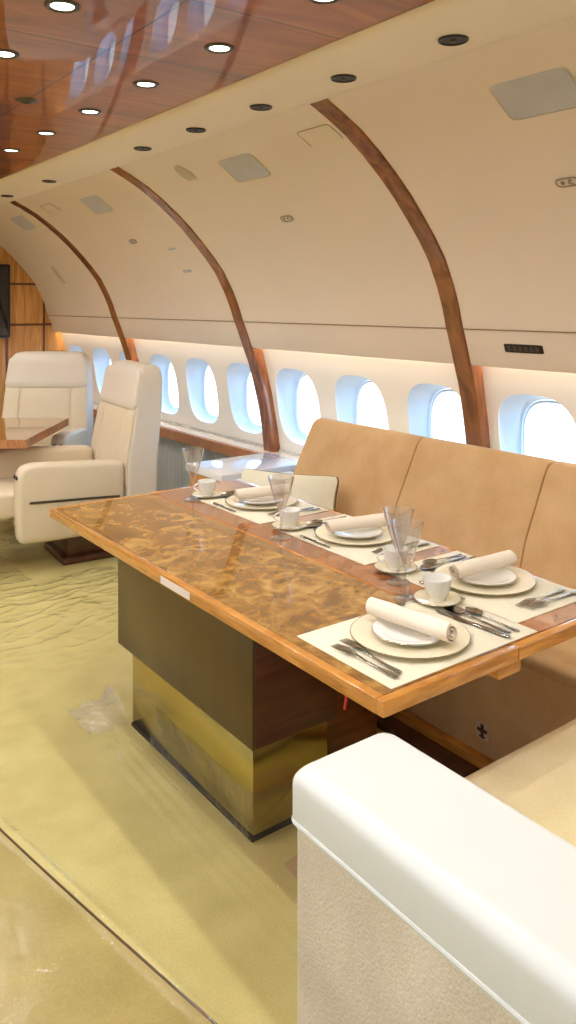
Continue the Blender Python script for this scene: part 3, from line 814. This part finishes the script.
# white-topped cabinet beyond the sofa
cb = thing('side_cabinet', 'low wood cabinet with a glossy white top between the sofa and the window wall', 'cabinet', (2.44, 3.66, 0))
MB().box(-0.265, 0.26, -0.17, 0.17, 0.03, 0.585, 0.004, 2).build('body', M['honey'], cb)
MB().box(-0.285, 0.275, -0.19, 0.19, 0.585, 0.622, 0.006, 3).build('top', M['gloss_white'], cb)
MB().box(-0.25, 0.25, -0.15, 0.15, 0.0, 0.031).build('plinth', M['dark'], cb, smooth=False)
MB().box(-0.269, -0.264, -0.155, 0.155, 0.06, 0.56, 0.001, 1).build('door', M['honey'], cb)

# ------------------------------------------------------------------ near bench with the white arm
bn = thing('armchair', 'sand suede dining seat with a white leather arm in the foreground', 'armchair', (1.4, 0.7, 0))
def bpart(mb, name, mat, smooth=True, angle=38):
    o = mb.build(name, mat, bn, smooth=smooth, angle=angle); o.location = (-1.4, -0.7, 0); return o
AX0, AX1, AY0, AY1, AZ = 0.821, 1.055, 0.12, 1.105, 0.702
bpart(MB().box(AX0 + 0.006, AX1 - 0.006, AY0 + 0.01, AY1 - 0.006, 0.03, 0.62, 0.02, 4), 'arm_panel', M['linen'])
def rrect(x0, x1, y0, y1, rc, z):
    out = []
    for qx, qy, a0 in ((x1 - rc, y1 - rc, 0), (x0 + rc, y1 - rc, 90), (x0 + rc, y0 + rc, 180), (x1 - rc, y0 + rc, 270)):
        for k in range(9):
            a_ = R(a0 + 90 * k / 8); out.append((qx + rc * math.cos(a_), qy + rc * math.sin(a_), z))
    return out
rings = [rrect(AX0 + 0.004, AX1 - 0.004, AY0 + 0.004, AY1 - 0.004, 0.02, 0.60), rrect(AX0, AX1, AY0, AY1, 0.02, 0.615)]
RT = 0.03
for k in range(9):
    q = R(90 * k / 8); i_ = RT * (1 - math.cos(q))
    rings.append(rrect(AX0 + i_, AX1 - i_, AY0 + i_, AY1 - i_, 0.02 + 0.6 * i_, AZ - RT + RT * math.sin(q)))
bpart(MB().loft(rings), 'arm_pad', M['white'])
mb = MB()
hx, hy, rc = (AX1 - AX0) / 2 - 0.002, (AY1 - AY0) / 2 - 0.002, 0.02
ring = []
for qx, qy, a0 in ((1, 1, 0), (-1, 1, 90), (-1, -1, 180), (1, -1, 270)):
    for k in range(9):
        a_ = R(a0 + 90 * k / 8); ring.append((qx * (hx - rc) + rc * math.cos(a_), qy * (hy - rc) + rc * math.sin(a_)))
mb.tube([((AX0 + AX1) / 2 + a, (AY0 + AY1) / 2 + b, 0.611) for a, b in ring], 0.005, 8, closed=True); bpart(mb, 'piping', M['white'])
bpart(MB().box(1.057, 1.86, 0.42, 1.12, 0.05, 0.33, 0.015, 3), 'base', M['linen'])
bpart(MB().box(1.057, 1.86, 0.40, 1.168, 0.325, 0.485, 0.045, 6), 'seat_cushion', M['tanlight'])
bpart(MB().box(1.057, 1.86, 0.12, 0.41, 0.05, 0.98, 0.05, 5), 'backrest', M['tanlight'])
bpart(MB().box(0.84, 1.85, 0.16, 1.06, 0.0, 0.05), 'plinth', M['dark'], smooth=False)

# ------------------------------------------------------------------ swivel chairs and small table
def make_chair(label):
    t = thing('swivel_armchair', label, 'armchair')
    MB().box(-0.20, 0.20, -0.12, 0.26, 0.0, 0.04, 0.012, 2).box(-0.16, 0.16, -0.08, 0.22, 0.035, 0.22, 0.012, 2).build('swivel_base', M['brownwood'], t)
    MB().box(-0.222, 0.222, -0.55, 0.20, 0.31, 0.465, 0.035, 5).build('seat_cushion', M['cream'], t)
    MB().box(-0.222, 0.222, -0.34, 0.24, 0.2, 0.312, 0.02, 3).build('seat_frame', M['cream'], t)
    lr = MB(); lr.box(-0.215, 0.215, -0.035, 0.035, -0.24, 0.0, 0.02, 4); l = lr.build('legrest', M['cream'], t)
    l.location = (0, -0.50, 0.325); l.rotation_euler = (R(-14), 0, 0)
    for s in (-1, 1):
        a0, a1 = sorted((s * 0.225, s * 0.335))
        mb = MB(); rings = []
        prof = [(-0.375, 0.19), (0.16, 0.19), (0.20, 0.21), (0.205, 0.56), (0.19, 0.59), (0.0, 0.603), (-0.32, 0.625), (-0.375, 0.607), (-0.40, 0.56), (-0.40, 0.23)]
        for _ in range(2):
            q = []
            for i in range(len(prof)):
                p0, p1 = prof[i], prof[(i + 1) % len(prof)]
                q += [(p0[0] * .8 + p1[0] * .2, p0[1] * .8 + p1[1] * .2), (p0[0] * .2 + p1[0] * .8, p0[1] * .2 + p1[1] * .8)]
            prof = q
        cy, cz = -0.1, 0.4
        for x, sh in ((a0, 0.03), (a0 + 0.006, 0.012), (a0 + 0.022, 0.0), (a1 - 0.022, 0.0), (a1 - 0.006, 0.012), (a1, 0.03)):
            ring = []
            for y, z in prof:
                d = Vector((y - cy, z - cz)); L = d.length; d *= (L - sh) / L
                ring.append((x, cy + d.x, cz + d.y))
            rings.append(ring)
        mb.loft(rings); arm = mb.build('arm', M['cream'], t)
        xo = s * 0.335
        MB().tube([(xo, -0.34, 0.418), (xo, 0.0, 0.402), (xo, 0.17, 0.392)], 0.007, 8).build('arm_slot', M['gun'], arm)
        for k in (-0.022, 0.022):
            MB().lathe([(0, 0.006), (0.010, 0.005), (0.012, -0.002)], 16, Matrix.Translation((s * 0.28 + k, -0.40, 0.555)) @ Matrix.Rotation(R(90), 4, 'X')).build('knob', M['black'], arm)
    # reclined back behind the arms: shell, pads and headrest
    def lerp(tab, z):
        for (z0, v0), (z1, v1) in zip(tab, tab[1:]):
            if z <= z1: return v0 + (v1 - v0) * max(0, (z - z0) / (z1 - z0))
        return tab[-1][1]
    HW = [(0.2, .325), (0.62, .325), (0.88, .312), (1.06, .295), (1.12, .275)]
    YF = [(0.2, .206), (0.6, .222), (0.88, .275), (1.14, .325)]
    TH = [(0.2, .20), (0.6, .195), (0.88, .175), (1.06, .15), (1.14, .13)]
    def ring_at(z, kx=1.0, ky=1.0, e=14.0):
        hw, yf, th = lerp(HW, z), lerp(YF, z), lerp(TH, z)
        return [(a, yf + th / 2 + b, z) for a, b in srect(hw * kx, th / 2 * ky, 64, e)]
    zs = [(0.20, .97, .9), (0.22, 1, 1)] + [(0.3 + 0.1 * i, 1, 1) for i in range(8)] + [(1.06, 1, 1), (1.09, .985, .97), (1.115, .95, .88), (1.13, .88, .68), (1.137, .74, .35)]
    MB().loft([ring_at(z, kx, ky) for z, kx, ky in zs]).build('back_shell', M['cream2'], t)
    def pad(x0, x1, z0, z1, mat, name, out=0.012, th=0.03):
        mb = MB(); rings = []; n = 10
        for i in range(n + 1):
            z = z0 + (z1 - z0) * i / n; k = 1 if 0 < i < n else 0.94
            sc = lerp(HW, z) / 0.325; yf = lerp(YF, z); xm, xw = (x0 + x1) / 2 * sc, (x1 - x0) / 2 * sc
            rings.append([(xm + a * k, yf - out + th + b * (1 if 0 < i < n else 0.7), z) for a, b in srect(xw, th, 40, 7)])
        mb.loft(rings); mb.build(name, mat, t)
    pad(-0.195, 0.195, 0.44, 0.872, M['cream'], 'back_pad')
    pad(-0.318, -0.199, 0.44, 0.872, M['cream'], 'side_bolster'); pad(0.199, 0.318, 0.44, 0.872, M['cream'], 'side_bolster')
    pad(-0.324, 0.324, 0.878, 1.105, M['cream2'], 'headrest', 0.02, 0.034)
    return t
c1 = make_chair('cream leather swivel chair seen from the side beyond the table, facing left')
c1.location = (1.809, 4.60, 0); c1.rotation_euler = (0, 0, math.atan2(-0.9967, -0.0805))
c2 = copy_tree(c1); c2['label'] = 'cream leather swivel chair facing the camera at the far left, behind the small table'
c2.location = (1.935, 5.65, 0); c2.rotation_euler = (0, 0, math.atan2(-0.596, 0.803))
c1['group'] = c2['group'] = 'cream leather swivel chairs'

st = thing('folding_table', 'small burl-topped table with a thick striped edge at the far left', 'table', (1.53, 5.075, 0), math.atan2(0.8027, 0.5964))
MB().box(-0.436, 0.436, -0.296, 0.296, 0.71, 0.722, 0.001, 1).build('tabletop', M['burl'], st)
b = MB()
for (x0, x1, y0, y1) in ((-0.44, 0.44, -0.30, -0.2965), (-0.44, 0.44, 0.2965, 0.30), (-0.44, -0.4365, -0.2965, 0.2965), (0.4365, 0.44, -0.2965, 0.2965)): b.box(x0, x1, y0, y1, 0.672, 0.7215)
b.box(-0.43, 0.43, -0.29, 0.29, 0.672, 0.7095); b.build('edge_band', M['ledge'], st, smooth=False)
MB().lathe([(0.0, 0.0), (0.16, 0.0), (0.16, 0.02), (0.05, 0.035), (0.035, 0.06), (0.035, 0.672), (0.0, 0.672)], 32, Matrix.Translation((-0.24, 0.2, 0))).build('pedestal', M['bronze'], st)

# slightly darker olive strip on the floor, left of the thin dark line
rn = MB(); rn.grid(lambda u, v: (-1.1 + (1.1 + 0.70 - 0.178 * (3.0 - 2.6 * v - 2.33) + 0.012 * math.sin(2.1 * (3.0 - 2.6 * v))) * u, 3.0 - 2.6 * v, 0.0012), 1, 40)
o = rn.build('floor_strip', M['strip_olive'], smooth=False); tag(o, 'darker olive strip on the aisle floor at the lower left, left of the thin dark line', 'carpet runner')
# dark strip painting the shade along the film fold
sp_ = []
for k in range(40):
    y = 3.0 - 2.6 * k / 39
    sp_.append((0.70 - 0.178 * (y - 2.33) + 0.012 * math.sin(2.1 * y), y, 0.001))
o = MB().tube(sp_, 0.0035, 6).build('trim_16', plain('fold_shade_brown', (92, 74, 48), rough=0.8)); struct(o, 'thin dark strip painted as the shade of the film fold across the aisle', 'trim')

# ------------------------------------------------------------------ protective film on the carpet
def wr_(x, y):
    h = 0.0
    h += 0.0035 * abs(math.sin(3.1 * y + 5.0 * x + 2.0 * math.sin(1.7 * x + 0.6 * y))) ** 6
    far = max(0.0, min(1.0, (y - 3.0) / 0.8))
    rn_ = mnoise.noise(Vector((x * 2.6 + 0.8 * y, y * 9.0 - 2.5 * x, 3.0))); rm_ = mnoise.noise(Vector((x * 6 - y * 3, y * 15 + 3 * x, 9.0)))
    h += far * (0.009 * max(0.0, 1 - abs(rn_) * 5) ** 2 + 0.005 * max(0.0, 1 - abs(rm_) * 5) ** 2)
    d = (x - (0.70 - 0.178 * (y - 2.33)))
    h += 0.011 * math.exp(-(d / 0.014) ** 2) * max(0.0, min(1.0, (2.9 - y) / 0.5))
    for off, a in ((1.10, .006), (1.135, .006), (1.17, .007), (1.205, .007)):
        h += a * math.exp(-((x - off - 0.01 * math.sin(3 * y)) / 0.009) ** 2) * max(0.0, min(1.0, (2.6 - y) / 0.2)) * max(0, min(1, (y - 1.2) / .2))
    d = (x - 0.35 - 0.12 * (y - 1.6)); h += 0.009 * math.exp(-(d / 0.02) ** 2)
    return 0.002 + h
film = MB(); film.grid(lambda u, v: (-1.0 + 3.0 * u, 0.6 + 5.6 * v, wr_(-1.0 + 3.0 * u, 0.6 + 5.6 * v)), 300, 520)
cut = [(0.78, 2.1, -1, 1.13), (1.19, 2.1, 1, 2.76), (1.90, 2.1, 1, 7), (1.45, 2.1, 4.25, 4.95), (1.55, 2.1, 5.25, 6.3)]
ccs = [(1.53 + (-0.24 * 0.5964 - 0.2 * 0.8027), 5.075 + (-0.24 * 0.8027 + 0.2 * 0.5964), 0.19)]
kill = []
for f in film.bm.faces:
    c_ = f.calc_center_median()
    if any(x0 < c_.x < x1 and y0 < c_.y < y1 for x0, x1, y0, y1 in cut) or any((c_.x - x_) ** 2 + (c_.y - y_) ** 2 < r_ * r_ for x_, y_, r_ in ccs): kill.append(f)
bmesh.ops.delete(film.bm, geom=kill, context='FACES')
o = film.build('plastic_sheet', M['film'], angle=180); tag(o, 'clear wrinkled plastic sheet laid over the carpet', 'plastic sheet')

# film wrapped round the foot of the table pedestal
wp = MB()
def wrapf(u, v):
    # u along: aisle face then near face ; v height
    L1, L2 = 0.60, 0.27; d = u * (L1 + L2); z = 0.008 + 0.125 * v
    out = 0.004 + (1 - v) ** 2 * (0.012 + 0.012 * math.sin(11 * d)) + 0.003 * math.sin(31 * d + 6 * v)
    if d < L1: x, y = 1.241 - out, 2.43 - d
    else:
        lift = 0.05 * math.exp(-((d - L1 - 0.2) / 0.08) ** 2) * (1 - v) ** 2
        x, y = 1.241 + (d - L1), 1.835 - out - lift; z += lift * 0.8
    return (x, y, z)
wp.grid(wrapf, 140, 10); tpart(wp, 'foot_film', M['footfilm'])['label'] = 'clear film wrapped round the pedestal foot'
# crumpled end of the film at the far side of the pedestal
cr = MB()
def crf(u, v):
    x = 1.085 + 0.14 * u; y = 2.60 + 0.22 * v
    r1 = math.sin(15 * u + 7 * v) * math.sin(11 * v + 5 * u + 1.3)
    z = 0.008 + 0.09 * (u ** 1.6) * (1 - (2 * v - 1) ** 2) * (0.8 + 0.2 * r1) + 0.006 * abs(r1)
    return (x, y + 0.02 * r1, max(0.006, z))
cr.grid(crf, 60, 50); o = cr.build('film_scrap', M['wrap'], angle=180); tag(o, 'crumpled heap of clear film beside the far end of the table pedestal', 'plastic film')
# loose kraft sheet lying by the near foot of the pedestal
pp = MB(); pp.grid(lambda u, v: (1.24 + 0.34 * u, 1.42 + 0.27 * v + 0.05 * u, 0.0025 + 0.02 * math.sin(2.4 * u + 1.5 * v) ** 2 * v), 20, 16)
o = pp.build('paper_sheet', M['paper'], angle=180); tag(o, 'loose kraft paper sheet on the floor by the near foot of the pedestal', 'paper')

# ------------------------------------------------------------------ sky and view
w = bpy.data.worlds.new('sky'); scn.world = w; w.use_nodes = True
wt = w.node_tree; bg = wt.nodes['Background']
tc = N(wt, 'ShaderNodeTexCoord'); sp = N(wt, 'ShaderNodeSeparateXYZ'); wt.links.new(tc.outputs['Generated'], sp.inputs[0])
mr = N(wt, 'ShaderNodeMapRange'); mr.inputs['From Min'].default_value = -1; mr.inputs['From Max'].default_value = 1; wt.links.new(sp.outputs['Z'], mr.inputs['Value'])
# bright apron below the horizon, blue sky above it
wt.links.new(ramp(wt, mr.outputs[0], [(0.0, (0.22, 0.25, 0.28, 1)), (0.478, (0.24, 0.265, 0.29, 1)), (0.505, (0.38, 0.66, 1.0, 1)), (0.62, (0.26, 0.57, 1.0, 1)), (1.0, (0.16, 0.47, 1.0, 1))]), bg.inputs['Color'])
bg.inputs['Strength'].default_value = 7.5
scn.view_settings.view_transform = 'Standard'; scn.view_settings.look = 'None'
scn.view_settings.gamma = 1.0; scn.view_settings.use_curve_mapping = False
scn.view_settings.exposure = 0.03
cy = scn.cycles
cy.use_denoising = True
try: cy.denoiser = 'OPENIMAGEDENOISE'
except Exception: pass
cy.max_bounces = 12; cy.diffuse_bounces = 6; cy.glossy_bounces = 5; cy.transparent_max_bounces = 16
cy.caustics_reflective = False; cy.caustics_refractive = False; cy.sample_clamp_indirect = 6.0
